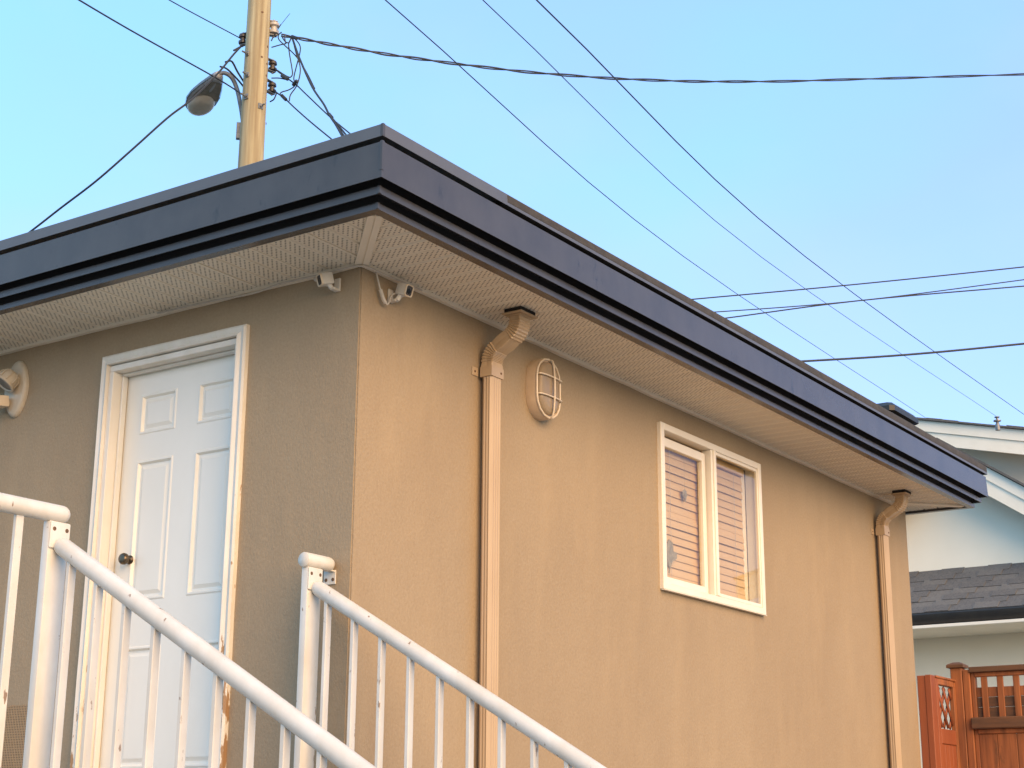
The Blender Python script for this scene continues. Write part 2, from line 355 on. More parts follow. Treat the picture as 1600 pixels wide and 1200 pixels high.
# stepped fascia: each tier is a mitred ring round the roof
def ring(name, o1, z0, z1, m, tilt=0, skin=.003, depth=.055, rise=.03):
    """folded metal band at overhang o1, heights z0..z1, open underneath like real flashing"""
    b = MB(); c = [(0,0,1,-1),(0,HF,1,1),(-HW,HF,-1,1),(-HW,0,-1,-1)]
    prof = [(o1+tilt,z0),(o1,z1-.002),(o1-.002,z1),(o1-depth,z1),(o1-depth,min(z0+rise,z1-.004)),(o1-skin,min(z0+rise,z1-.004)),(o1+tilt-skin,z0)]
    rings = [[Vector((x+sx*o, y+sy*o, z)) for o, z in prof] for x, y, sx, sy in c]
    R = [[b.bm.verts.new(p) for p in r] for r in rings]; R.append(R[0])
    for A, B in zip(R, R[1:]):
        for i in range(len(prof)): b.bm.faces.new((A[i], A[(i+1)%len(prof)], B[(i+1)%len(prof)], B[i]))
    return b.build(name, m, house, sharp=25)
def backing(o, z0, z1):                               # wall of the recess behind the bands, its shade put into the colour
    b = MB(); c = [(o,-o),(o,HF+o),(-HW-o,HF+o),(-HW-o,-o)]
    for (x0,y0),(x1,y1) in zip(c, c[1:]+c[:1]): b.quad((x0,y0,z0),(x1,y1,z0),(x1,y1,z1),(x0,y0,z1))
    b.build('fascia_backing', M['fascia_shade'], house, smooth=False)
backing(.440, 1.1825, 1.215); backing(.465, 1.205, 1.262); backing(.495, 1.255, 1.45)
ring('fascia_trim', .486, 1.179, 1.207, M['fascia'], depth=.056, rise=.006, skin=.044)
ring('fascia_trim', .527, 1.222, 1.256, M['fascia'], depth=.06, rise=.028)
ring('fascia_board', .562, 1.268, 1.426, M['fascia'], .006, depth=.075, rise=.05)
cap = ring('cap_flashing', .571, 1.442, 1.496, M['cap'], .002, depth=.20, rise=.035)
# corner seams of folded metal and joints between lengths of fascia
for o, z0, z1 in ((.5675,1.300,1.425), (.5280,1.2235,1.2555), (.4870,1.1805,1.2065), (.5725,1.4445,1.4955)):
    b = MB(); b.box((o-.012,-o-.0012,z0), (o+.0012,-o+.012,z1)); b.build('corner_seam', M['fascia'], house, smooth=False)
b = MB(); b.box((-2.15,-.5745,1.4445), (-2.105,-.5,1.4985), .002); b.build('fascia_joint', M['fascia'], house)
# roof deck, its raised edge strip (starts a little way from the corner) and a low vent hood
b = MB(); b.prism([(-HW-.31,-.31,1.47),(.31,-.31,1.47),(.31,HF+.31,1.47),(-HW-.31,HF+.31,1.47)], (0,0,.018))
b.build('roof', M['roofing'], house, smooth=False)
b = MB()
rings = []
for yy, zt in ((.30,1.4975),(.9,1.4985),(1.6,1.500),(2.3,1.503),(3.4,1.507),(4.6,1.508),(5.6,1.509),(6.742,1.508)):
    j = random.uniform(-.0015,.0015); rings.append([Vector(p) for p in ((.46,yy,1.45),(.5738,yy,1.459+j),(.5742,yy,1.490),(.568,yy,zt-.002+j),(.555,yy,zt+j),(.46,yy,zt+.006))])
b.loft(rings); b.build('roof_edge', M['roofing'], house)
b = MB(); cz = 1.56
b.loft([[Vector((.36+a*(.15-ins), 5.27+c*(.25-ins), z)) for a, c in ((-1,-.9),(-.8,-1),(.8,-1),(1,-.9),(1,.9),(.8,1),(-.8,1),(-1,.9))] for z, ins in ((1.49,.03),(1.575,.03),(1.58,0),(1.615,0),(1.645,.03),(1.655,.08))])
b.build('roof_vent', M['gutter'], house)

# ------------------------------------------------------------------ door
df = MB()
def strip_path(y0, y1, w):                             # casing leg outlines
    pass
CX0, CX1, CZ1 = DX0-.048, DX1+.048, DZ1+.052
prof = [(0,-.022),(.010,-.030),(.020,-.027),(.030,-.022),(.038,-.030),(.048,-.034),(.048,.002),(0,.002)]   # brick mould: (across, y)
def mould(name, a, c, mitre_a, mitre_c, inward):
    b = MB(); a = Vector(a); c = Vector(c); inw = Vector(inward); ax = (c-a).normalized(); rings = []
    for k in range(9):
        t = k/8; p = a.lerp(c, t); ring_ = []
        jit = random.uniform(-.0018,.0018) if 0 < k < 8 else 0
        for u, yy in prof:
            m = (u if mitre_a and k == 0 else 0) - (u if mitre_c and k == 8 else 0)
            ring_.append(p + inw*(u + (jit if u < .012 else 0)) + Vector((0,yy,0)) + ax*m)
        rings.append(ring_)
    b.loft(rings); o = b.build(name, [M['casing'], M['casing_edge']], frame, sharp=30)
    for f in o.data.polygons:                          # paint is worn off along the outer arris
        if min((f.center - a).dot(inw), 1) < .0105 and abs(inw.x) > .5: f.material_index = 1
    return o
frame = MB()
for xa, xb in ((DX0+.0005, DX0+.030), (DX1-.030, DX1-.0005)):
    frame.box((xa,-.012,DZ0), (xb,.15,DZ1-.0305), .002)
frame.box((DX0+.0005,-.012,DZ1-.030), (DX1-.0005,.15,DZ1-.0005), .002)
frame = frame.build('door_frame', M['casing'], house)
mould('casing', (CX0,0,DZ0), (CX0,0,CZ1), False, True, (1,0,0)); mould('casing', (CX1,0,DZ0), (CX1,0,CZ1), False, True, (-1,0,0))
mould('casing', (CX0,0,CZ1), (CX1,0,CZ1), True, True, (0,0,-1))
b = MB(); b.box((DX0+.031,.042,DZ0), (DX0+.042,.072,DZ1-.043), .002); b.box((DX1-.042,.042,DZ0), (DX1-.031,.072,DZ1-.043), .002); b.box((DX0+.031,.042,DZ1-.042), (DX1-.031,.072,DZ1-.031), .002)
b.build('door_stop', M['trim'], frame)
b = MB(); b.box((DX0+.031,-.03,DZ0-.03), (DX1-.031,.16,DZ0+.015), .004); b.build('threshold', M['steel'], frame)
# six-panel leaf: a flat sheet cut round the panels, and each panel a moulded piece
LX0, LX1, LZ0, LZ1, LY = DX0+.034, DX1-.034, DZ0+.018, DZ1-.034, .082
cols = [(-1.438,-1.190), (-1.048,-.800)]; rows = [(.628,.830), (-.180,.500), (-.945,-.390)]
b = MB()
xs = sorted([LX0, LX1] + [v for c in cols for v in c]); zs = sorted([LZ0, LZ1] + [v for r in rows for v in r])
for x0, x1 in zip(xs, xs[1:]):
    for z0, z1 in zip(zs, zs[1:]):
        if any(c[0] <= x0 and x1 <= c[1] for c in cols) and any(r[0] <= z0 and z1 <= r[1] for r in rows): continue
        b.quad((x0,LY,z0), (x1,LY,z0), (x1,LY,z1), (x0,LY,z1))
for p, q in (((LX0,LZ0),(LX0,LZ1)), ((LX0,LZ1),(LX1,LZ1)), ((LX1,LZ1),(LX1,LZ0))): b.quad((p[0],LY,p[1]), (q[0],LY,q[1]), (q[0],LY+.044,q[1]), (p[0],LY+.044,p[1]))
leaf = b.build('door', M['door'], house, doubles=True)
steps = [(0,0),(.006,-.004),(.013,-.004),(.021,.010),(.030,.010),(.048,.002),(.052,.002)]
for x0, x1 in cols:
    for z0, z1 in rows:
        b = MB()
        R = [[b.bm.verts.new(p) for p in ((x0+i,LY+d,z0+i),(x1-i,LY+d,z0+i),(x1-i,LY+d,z1-i),(x0+i,LY+d,z1-i))] for i, d in steps]
        for A, B in zip(R, R[1:]):
            for i in range(4): b.bm.faces.new((A[i],A[(i+1)%4],B[(i+1)%4],B[i]))
        b.bm.faces.new(R[-1]); b.build('panel', M['door'], leaf, sharp=12)
b = MB(); b.lathe((-1.435,LY-.001,.020), (0,-1,0), [(0,.022),(.004,.022),(.008,.018),(.012,.013),(.018,.014),(.024,.022),(.034,.0275),(.046,.0275),(.054,.022),(.057,.012),(.057,0)], 20)
b.build('door_knob', M['knob'], leaf)

# ------------------------------------------------------------------ window
win = MB()
FX = .026                                              # how far the frame stands off the stucco
fy0, fy1, fz0, fz1 = 2.632, 3.925, .092, 1.046
def bar(b, y0, y1, z0, z1, x0, x1, bev=.003): b.box((x0,y0,z0), (x1,y1,z1), bev)
b = MB()
bar(b, fy0, fy0+.042, fz0, fz1, -.07, FX); bar(b, fy1-.040, fy1, fz0, fz1, -.07, FX)
bar(b, fy0+.0425, fy1-.0405, fz1-.040, fz1, -.07, FX); bar(b, fy0+.0425, fy1-.0405, fz0, fz0+.038, -.07, FX)
b.box((FX-.02,fy0+.002,fz0-.006), (FX+.004,fy1+.003,fz0-.0005), .002)
window = b.build('window', M['vinyl'], house)
b = MB(); bar(b, 3.250, 3.272, fz0+.0385, fz1-.0405, -.044, FX-.004); bar(b, 3.2725, 3.300, fz0+.0385, fz1-.0405, -.04, FX+.004)
b.build('mullion', M['vinyl'], window)
b = MB(); y0, y1, z0, z1, sx = 2.676, 3.236, fz0+.040, fz1-.066, -.012   # sliding sash, set back in its track
bar(b, y0, y0+.026, z0, z1, -.045, sx); bar(b, y1-.040, y1, z0, z1, -.045, sx); bar(b, y0+.0265, y1-.0405, z1-.052, z1, -.045, sx); bar(b, y0+.0265, y1-.0405, z0, z0+.044, -.045, sx)
b.build('sash', M['vinyl'], window)
b = MB(); y0, y1, z0, z1 = 3.3005, fy1-.0405, fz0+.0385, fz1-.0405      # glazing beads of the fixed light
bar(b, y0, y0+.022, z0, z1, -.005, FX-.006); bar(b, y1-.012, y1, z0, z1, -.005, FX-.006); bar(b, y0+.0225, y1-.0165, z1-.020, z1, -.005, FX-.006); bar(b, y0+.0225, y1-.0165, z0, z0+.022, -.005, FX-.006)
b.build('glazing_bead', M['vinyl'], window)
b = MB(); b.box((-.033,2.700,.170), (-.029,3.198,.932)); b.build('pane', M['glass'], window, smooth=False)
b = MB(); b.box((.008,3.318,.150), (.012,3.876,.992)); b.build('pane', M['glass'], window, smooth=False)
b = MB(); b.quad((-.071,fy0+.03,fz0),(-.2,fy0+.03,fz0),(-.2,fy0+.03,fz1),(-.071,fy0+.03,fz1)); b.quad((-.071,fy1-.022,fz0),(-.2,fy1-.022,fz0),(-.2,fy1-.022,fz1),(-.071,fy1-.022,fz1))
b.quad((-.071,fy0,fz0+.03),(-.2,fy0,fz0+.03),(-.2,fy1,fz0+.03),(-.071,fy1,fz0+.03)); b.box((-.10,3.832,fz0+.04),(-.072,3.884,fz1-.045)); b.box((-.23,2.5,fz0),(-.205,3.95,fz1+.1))
b.build('inner_reveal', M['vinyl'], window, smooth=False)

blind = thing('venetian_blind', 'closed cream venetian blind behind the window glass', 'blind', (-.11,3.25,1.0))
sm = None
for i in range(18):
    z = .925 - i*.0462
    if sm is None:
        b = MB(); ca, sa = math.cos(rad(80)), math.sin(rad(80)); pr = []
        for k in range(7):
            u = (k-3)/3*.0250; bow = .0022*(1-(k-3)**2/9); pr.append((u*ca + bow*sa, u*sa*-1 + bow*ca))
        pr += [(x_-.0012, z_-.0008) for x_, z_ in pr[::-1]]
        b.loft([[Vector((-.066+px_, yy, z+pz_)) for px_, pz_ in pr] for yy in (2.690, 3.822)])
        sm = b.build('slat', M['slat'], blind)
        z_first = z
    else:
        o = dup_mesh(sm, blind, (0, 0, z-z_first))
        o.rotation_euler = (0, random.uniform(-.004,.004), 0)
b = MB(); b.box((-.09,2.69,.955), (-.047,3.825,1.0), .003); b.build('headrail', M['slat'], blind)
b = MB()
for yy in (2.86, 3.26, 3.68): b.tube([(-.0475,yy,.955),(-.048,yy,.14)], .0012, 5)
b.build('ladder_cord', M['cable'], blind)
b = MB()
for py in ((1070,772,.032,6), ):
    c = on(0, -.041, py[0], py[1])
    b.lathe(c, (1,0,0), [(-.006,.002),(-.004,.024),(0,.030),(.004,.022),(.006,.002)], 7)
    b.tube([c, c+Vector((0,.004,-.03)), c+Vector((0,.0,-.045))], [.010,.008,.003], 6)
    b.tube([c, c+Vector((0,.0,.9-c.z))], .0006, 4)
tag(b.build('window_ornament', M['ornament'], sharp=20), 'small grey round ornament hanging behind the left window pane, in front of the blind', 'ornament')
b = MB(); c = on(0, -.037, 1051, 870)
pts = [(-.06,-.055),(-.03,-.075),(0,-.03),(.045,-.005),(.055,.03),(.02,.035),(0,.08),(-.035,.095),(-.06,.06)]
b.prism([c+Vector((-.004*((i%3)-1),u,v)) for i,(u,v) in enumerate(pts)], (-.008,0,0)); b.tube([c+Vector((0,-.03,-.04)), c+Vector((0,-.045,-.10))], .004, 5)
tag(b.build('window_ornament', M['ornament'], sharp=20), 'grey leaf-shaped ornament low at the edge of the left window pane', 'ornament')

# ------------------------------------------------------------------ downpipes
dp = thing('downpipe', 'tan downpipe between the house corner and the caged wall lantern', 'downpipe', (.05,.93,1.19), 'downpipes on the right house wall')
def corr(hx, hy, n=3, d=.0035):                        # corrugated rectangular section (u = y, v = x)
    pr = []
    def side(a, c, nn):
        a, c = Vector(a), Vector(c); e = (c-a); nrm = Vector((e.y,-e.x)).normalized()
        for k in range(nn*2):
            t = (k+.5)/(nn*2)
            p = a+e*(.10+.80*t) + nrm*((-d if k % 2 else 0))
            pr.append((p.x, p.y))
    side((-hy,-hx),(hy,-hx),4); side((hy,-hx),(hy,hx),n); side((hy,hx),(-hy,hx),4); side((-hy,hx),(-hy,-hx),n)
    return pr
PX, PY = .052, .928
pr = corr(.030,.046)
b = MB(); b.tube([(PX,PY,.925),(PX,PY,-.9),(PX,PY,GZ+.05)], 1, prof=pr, up=(0,1,0)); b.build('pipe', M['pipe'], dp, sharp=20)
# offset elbow
b = MB()
pr2 = [(-.046,-.030),(-.043,-.033),(-.012,-.0325),(0,-.030),(.012,-.0325),(.043,-.033),(.046,-.030),(.046,-.008),(.044,0),(.046,.008),(.046,.030),(.043,.033),(.012,.0325),(0,.030),(-.012,.0325),(-.043,.033),(-.046,.030),(-.046,.008),(-.044,0),(-.046,-.008)]
ctr = [(PX,.90),(PX,.945)]
for k in range(15): a = rad(60)*k/14; ctr.append((PX+.080*(1-math.cos(a)), .958+.080*math.sin(a)))
ex, ez = ctr[-1]; dx, dz = math.sin(rad(60)), math.cos(rad(60)); L1 = .092
ctr.append((ex+dx*L1*.5, ez+dz*L1*.5)); sx_, sz_ = ex+dx*L1, ez+dz*L1
for k in range(15): a = rad(60)*(1-k/14); ctr.append((sx_ + .080*(math.cos(a)-math.cos(rad(60))), sz_ + .080*(math.sin(rad(60))-math.sin(a))))
ox, oz = ctr[-1]; ctr.append((ox, ZS-.012))
pts = [(x, PY, z) for x, z in ctr]
rr = []
for i, p in enumerate(pts):
    bend = 2 <= i <= 16 or 18 <= i <= 32
    rr.append((1.04 if i % 2 else .94) if bend else 1.02)
b.tube(pts, rr, prof=pr2, up=(0,1,0)); b.build('elbow', M['pipe'], dp, sharp=18)
b = MB(); b.box((ex+.012,PY-.050,0),(ex+.0121,PY-.049,.001)) if False else None
b.tube([(PX,PY,.884),(PX,PY,.934)], 1, prof=[(-.050,-.034),(.050,-.034),(.050,.034),(-.050,.034)], up=(0,1,0))
b.box((.0005,PY-.094,.888),(.006,PY-.048,.930), .0015); b.box((.0005,PY+.048,.888),(.006,PY+.09,.930), .0015)
strap = b.build('strap', M['pipe'], dp)
b = MB(); b.lathe((.006,PY-.075,.909),(1,0,0),[(0,.006),(.003,.005),(.004,0)],8); b.lathe((PX+.034,PY+.028,.909),(1,0,0),[(0,.006),(.003,.005),(.004,0)],8); b.build('screw', M['rust'], strap)
b = MB(); b.box((ox-.055,PY-.075,ZS-.030),(ox+.060,PY+.070,ZS-.021), .003); b.box((ox-.040,PY-.056,ZS-.036),(ox+.042,PY+.056,ZS-.0305), .002)
b.build('outlet_flange', M['pipe'], dp)
b = MB(); b.box((ox-.045,PY-.065,ZS-.0205),(ox+.050,PY+.060,ZS-.0005)); b.build('outlet_gap_shade', M['black'], dp, smooth=False)  # solid black block painted as the shade between flange and soffit
d2o = copy_tree(dp); d2o.location = Vector(dp.location) + Vector((0,4.945,0)); d2o['label'] = 'tan downpipe at the far end of the wall, beside the red wooden fence'

# ------------------------------------------------------------------ caged wall lantern
lan = thing('wall_lantern', 'oval tan bulkhead lantern with a wire cage on the stucco wall', 'wall lantern', (0,1.405,.945))
def stadium(hw, hh, n=9):
    out = []
    for k in range(n): a = math.pi*k/(n-1); out.append((hw*math.cos(a), (hh-hw)+hw*math.sin(a)))
    for k in range(n): a = math.pi+math.pi*k/(n-1); out.append((hw*math.cos(a), -(hh-hw)+hw*math.sin(a)))
    return out
LC = Vector((0,1.408,.945))
def st_ring(x, hw, hh): return [LC+Vector((x,u,v)) for u, v in stadium(hw, hh)]
b = MB(); b.loft([st_ring(.001,.112,.160), st_ring(.050,.110,.158), st_ring(.057,.107,.154), st_ring(.057,.094,.142)]); b.build('lantern_base', M['lantern'], lan)
b = MB(); b.loft([st_ring(.0575,.092,.140), st_ring(.068,.090,.138), st_ring(.077,.078,.122), st_ring(.081,.052,.085)]); b.build('lantern_glass', M['lampglass'], lan, sharp=60)
b = MB(); b.lathe(LC+Vector((.060,.004,.055)), (0,0,-1), [(0,.010),(.06,.012),(.075,.016),(.10,.017),(.13,.014),(.14,.0)], 12); b.build('bulb', M['cage'], lan)
rim_pts = st_ring(.063,.106,.152); b = MB(); b.tube(rim_pts+[rim_pts[0]], .0058, 6, cap=False); b.build('cage_rim', M['cage'], lan)
# one wire runs vertically over the glass, two run across it
b = MB()
b.tube(smoothpath([LC+Vector((.063+.030*max(0,math.sin(math.pi*k/12))**.5, .012, .150*math.cos(math.pi*k/12))) for k in range(13)],2), .0050, 6); b.build('cage_wire', M['cage'], lan)
for dz_ in (.056,-.048):
    b = MB(); b.tube([LC+Vector((.063+.027*max(0,math.sin(math.pi*k/14))**.5, .104*math.cos(math.pi*k/14), dz_)) for k in range(15)], .0044, 6); b.build('cage_wire', M['cage'], lan)

# ------------------------------------------------------------------ security cameras and their cables
def rot_to(d, up=(0,0,1)):
    x = Vector(d).normalized(); y = Vector(up).cross(x).normalized(); z = x.cross(y); return Matrix((x, y, z)).transposed()
def camera(c, d, base, nrm, label, roll=0):
    t = thing('security_camera', label, 'security camera', base, 'small white cameras under the soffit')
    R = rot_to(d); c = Vector(c); X = R.col[0].copy()
    b = MB(); b.obox(c, (.056,.050,.054), R, .008, 2); body = b.build('body', M['plastic'], t, sharp=40)
    b = MB(); f = c + X*.0285
    outer = [(-.026,-.028),(.026,-.028),(.026,.028),(-.026,.028)]
    def rr_(s, k=3, r=.010, hx=.0255, hz=.0275):
        o = []
        for cx_, cz_, a0 in ((hx-r,hz-r,0),(-hx+r,hz-r,90),(-hx+r,-hz+r,180),(hx-r,-hz+r,270)):
            for i in range(k+1): a = rad(a0+90*i/k); o.append((cx_*s+r*s*math.cos(a), cz_*s+r*s*math.sin(a)))
        return o
    def ringat(dx_, s): return [f + X*dx_ + R.col[1]*u + R.col[2]*v for u, v in rr_(s)]
    b.loft([ringat(-.003,1.0), ringat(.004,1.0), ringat(.006,.95), ringat(.005,.80), ringat(.001,.78)], cap=False); b.build('bezel', M['cage'], body)
    b = MB(); b.loft([ringat(.0005,.81), ringat(.0018,.81)]); b.build('face_glass', M['lens'], body, smooth=False)
    b = MB(); b.lathe(f+X*.0020+R.col[2]*-.002, X, [(0,.013),(.0015,.012),(.0018,.009),(.0008,0)], 14); b.build('lens', M['pupil'], body)
    b = MB(); base = Vector(base); n = Vector(nrm); side = n.cross(Vector((0,0,1))).normalized()
    Rb = Matrix((n, side, Vector((0,0,1)))).transposed()
    b.obox(base+n*.005, (.010,.034,.062), Rb, .003); b.obox(base+n*.026+Vector((0,0,-.026)), (.036,.026,.012), Rb, .003)
    q = base+n*.044+Vector((0,0,-.026)); b.tube([q, q.lerp(c,.45), c-R.col[2]*.02], [.011,.012,.013], 8); b.build('bracket', M['plastic'], t)
    return t
camera((-.150,-.062,1.132), (-.42,-.85,-.28), (-.130,0,1.118), (0,-1,0), 'white camera on the wall above the door side, facing left')
camera((.068,.218,1.122), (.93,-.02,-.30), (0,.200,1.100), (1,0,0), 'white camera right of the house corner, above its looped cable')
b = MB(); cpts = smoothpath([(-.26,-.018,1.170),(-.24,-.024,1.156),(-.215,-.030,1.154),(-.18,-.045,1.148),(-.165,-.06,1.142)], 5); b.tube(cpts, .0045, 6)
b.tube([cpts[3],cpts[9]], .008, 7)
tag(b.build('camera_cable', M['cable']), 'short white cable plugged into the left camera under the soffit', 'cable')
b = MB(); cp = [(.018,.075,1.185),(.022,.085,1.15),(.024,.105,1.10),(.026,.125,1.062),(.028,.140,1.045),(.028,.155,1.045),(.026,.170,1.066),(.026,.178,1.088),(.030,.195,1.105),(.045,.212,1.108)]
sp = smoothpath(cp,5); b.tube(sp, .0040, 6); b.tube(smoothpath(cp[2:5],4), .0088, 8)
tag(b.build('camera_cable', M['cable']), 'white looped cable hanging from the soffit to the right camera', 'cable')
b = MB(); b.tube(smoothpath([(-1.25,-.026,1.186),(-.9,-.026,1.180),(-.62,-.030,1.166),(-.45,-.027,1.181),(-.2,-.026,1.177),(-.03,-.030,1.176),(.026,.004,1.175),(.028,.12,1.175),(.026,.4,1.181)],5), .0052, 6)
tag(b.build('soffit_cable', M['cable']), 'white cable tucked along the wall top and bent round the house corner', 'cable')

# ------------------------------------------------------------------ motion floodlight
fl = thing('motion_floodlight', 'cream motion floodlight with ribbed head on an oval plate left of the door', 'floodlight', (-2.26,0,.965))
b = MB(); c = Vector((-2.275,0,.968))
ov = [(.085*math.sin(a)*(1-.12*abs(math.cos(a))), .152*math.cos(a)) for a in [2*math.pi*k/28 for k in range(28)]]
def fring(y, s): return [c+Vector((u*s, y, v*s)) for u, v in ov]
b.loft([fring(-.001,1), fring(-.014,.99), fring(-.024,.93), fring(-.028,.80)]); b.build('base_plate', M['flood'], fl, sharp=50)
hc = c+Vector((.0,-.085,.045)); HD = Vector((-.25,-.55,-.80)).normalized(); HR = rot_to(HD, (1,0,0))
for off, nm in ((Vector((.015,0,-.018)),'lamp_head'), (Vector((-.115,-.03,.02)),'lamp_head')):
    b = MB(); p = hc+off
    b.lathe(p-HD*.055, HD, [(0,.014),(.006,.030),(.018,.043),(.045,.050),(.075,.052)], 18)
    for k in range(9):
        a = 2*math.pi*k/9; d_ = HR.col[1]*math.cos(a)+HR.col[2]*math.sin(a); b.tube([p-HD*.048+d_*.034, p-HD*.02+d_*.053, p+HD*.016+d_*.055], .0035, 5)
    b.lathe(p+HD*.018, HD, [(0,.052),(.002,.060),(.012,.060),(.013,.050),(.004,.045),(.004,0)], 18)
    h = b.build(nm, M['flood'], fl, sharp=45)
    b = MB(); b.lathe(p+HD*.0225, HD, [(0,.047),(.003,.045),(.004,0)], 16); b.build('lamp_lens', M['headin'], h)
    b = MB(); b.tube([c+Vector((off.x*.4,-.026,.03)), c+Vector((off.x*.6,-.05,.045)), p-HD*.05], .012, 8); b.lathe(c+Vector((off.x*.5,-.04,.035)),(0,-1,0),[(0,.02),(.012,.02)],10); b.build('swivel_arm', M['flood'], h)
b = MB(); sc = c+Vector((-.055,-.085,-.080)); SR = rot_to((-.2,-1,-.12)); b.obox(sc, (.085,.115,.058), SR, .008, 2); sb = b.build('motion_sensor', M['cage'], fl)
b = MB(); b.obox(sc+SR.col[0]*.040+SR.col[2]*.004, (.012,.098,.040), SR, .004); b.build('sensor_window', M['door'], sb)
b = MB(); b.tube([c+Vector((-.03,-.026,-.07)), sc-SR.col[0]*.03], .016, 8); b.build('sensor_neck', M['flood'], sb)

# ------------------------------------------------------------------ crawl-space vent screen low on the door wall
vt = thing('vent_screen', 'square wire mesh vent screen low on the wall left of the door', 'vent', (-2.08,0,-.8))
VX0, VX1, VZ0, VZ1, VP = -2.205, -1.952, -1.02, -.640, .0118
b = MB(); b.quad((VX0,-.0015,VZ0),(VX1,-.0015,VZ0),(VX1,-.0015,VZ1),(VX0,-.0015,VZ1)); b.build('vent_shade_sheet', M['gutter'], vt, smooth=False)  # dark sheet on the uncut wall, painted as shade behind the mesh
b = MB(); n = int((VZ1-VZ0)/VP)
for k in range(n+1): z = VZ1-k*VP; b.box((VX0-.004,-.0078,z-.0030),(VX1+.004+random.uniform(-.004,.004),-.0035,z+.0030))
o = b.build('mesh_wire', M['stucco'], vt, smooth=False); o['kind'] = 'stuff'
b = MB(); n = int((VX1-VX0)/VP)
for k in range(n+1): x = VX0+k*VP+.003; b.box((x-.0026,-.0105,VZ0),(x+.0026,-.0080,VZ1+random.uniform(-.003,.004)))
o = b.build('mesh_wire', M['stucco'], vt, smooth=False); o['kind'] = 'stuff'

# ------------------------------------------------------------------ landing, steps and railings
XE, LZ = -.083, -1.10                                  # stair edge and landing height
SL = -.566                                             # fall of the stairs per metre
st = thing('landing_steps', 'concrete landing and steps in front of the white door', 'steps', (-1,-1.5,GZ))
b = MB(); b.box((-3.3,-3.4,LZ-.16), (-.02,-.012,LZ), .008); b.build('landing', M['concrete'], st)
for x, y in ((-3.2,-3.3),(-.2,-3.3),(-3.2,-.2),(-.2,-.2)):
    b = MB(); b.box((x-.07,y-.07,GZ), (x+.07,y+.07,LZ-.161)); b.build('landing_pier', M['concrete'], st)
for k in range(8):
    b = MB(); zt = LZ-.183*(k+1); b.box((-.02+.331*k+.0005,-1.42,zt-.16), (-.02+.331*(k+1)+.02,-.16,zt-.001*k), .006); b.build('tread', M['concrete'], st)

RR = .0315
def fall_rail(y, z0, name, label, ex_len, guard):
    t = thing(name, label, 'railing', (XE,y,LZ), 'white metal stair railings')
    x0 = XE+.012; x1 = 2.75
    ztop = lambda x: z0 + SL*(x-XE)
    # sloping tube, its upper end cut by a rounded nose
    pts = [Vector((x0-.006,y,ztop(x0-.006)+.004)), Vector((x0+.004,y,ztop(x0+.004)+.001)), Vector((x0+.02,y,ztop(x0+.02)))]
    pts += [Vector((x0+.02+(x1-x0)*k/8, y, ztop(x0+.02+(x1-x0)*k/8))) for k in range(1,9)]
    b = MB(); b.tube(pts, [RR*.62,RR*.9,RR]+[RR]*8, 20); b.build('handrail', M['rail'], t, sharp=50)
    b = MB(); b.tube([(x0,y,ztop(x0)-.83),(x1,y,ztop(x1)-.83)], 1, prof=[(-.012,-.016),(.012,-.016),(.012,.016),(-.012,.016)], up=(0,0,1)); b.build('bottom_rail', M['rail'], t)
    for k in range(18):
        x = -.005 + .1445*k
        b = MB(); zt = ztop(x)-RR*1.02; b.prism([(x-.009,y-.0155,zt-.80),(x+.009,y-.0155,zt-.80),(x+.009,y+.0155,zt-.80),(x-.009,y+.0155,zt-.80)], (0,0,.81))
        es = [e for e in b.bm.edges if abs(e.verts[0].co.z-e.verts[1].co.z) > .5]; bmesh.ops.bevel(b.bm, geom=es, offset=.002, segments=1, affect='EDGES')
        b.build('baluster', M['rail'], t)
    # newel: flat rectangular tube
    b = MB(); b.box((XE-.034,y-.043,LZ), (XE+.0,y+.043,z0+.075), .004, seg=2); post = b.build('post', M['rail'], t)
    b = MB(); b.box((XE+.0005,y-.042,z0-.02), (XE+.007,y+.042,z0+.072), .002); plate = b.build('bracket_plate', M['rail'], post)
    b = MB()
    for s_ in (-1,1): b.lathe((XE+.007,y+s_*.027,z0+.047),(1,0,0),[(0,.0075),(.0015,.007),(.0018,0)],10)
    b.build('screw', M['rust'], post)
    b = MB(); b.box((x1-.02,y-.02,GZ),(x1+.02,y+.02,ztop(x1)), .003); b.build('end_post', M['rail'], t)
    return t, post
near, npost = fall_rail(-1.459, -.262, 'stair_railing', 'nearer white stair railing, joined to the landing guard at its post', 0, True)
far, fpost = fall_rail(-.132, -.238, 'stair_railing', 'farther white stair railing, with short stub tube at the house wall', 0, False)
# short level tube from the far post back to the wall
def level_tube(t, y0, y1, z, r0, r1, name='top_rail'):
    b = MB(); n = 7; pts = []; rr = []
    s = 1 if y1 > y0 else -1; xc = XE-.017
    def dome(yend, sg, out):
        return [(yend - sg*RR*1.0*(1-math.sin(a)), RR*max(.05,math.cos(a))) for a in out]
    prof = []
    if r0: prof += [(y0 + s*RR*(1-math.cos(a))*1.0, RR*max(.04,math.sin(a))) for a in [math.pi/2*k/5 for k in range(5)]] + [(y0+s*RR,RR)]
    else: prof += [(y0,RR*.93),(y0+s*.003,RR)]
    if r1: prof += [(y1-s*RR,RR)] + [(y1 - s*RR*(1-math.sin(a)), RR*max(.04,math.cos(a))) for a in [math.pi/2*k/5 for k in range(1,6)]]
    else: prof += [(y1-s*.003,RR),(y1,RR*.93)]
    b.tube([(xc,yy,z) for yy, r in prof], [r for yy, r in prof], 20); return b.build(name, M['rail'], t, sharp=60)
level_tube(far, -.186, -.005, -.135, False, True, 'wall_stub')
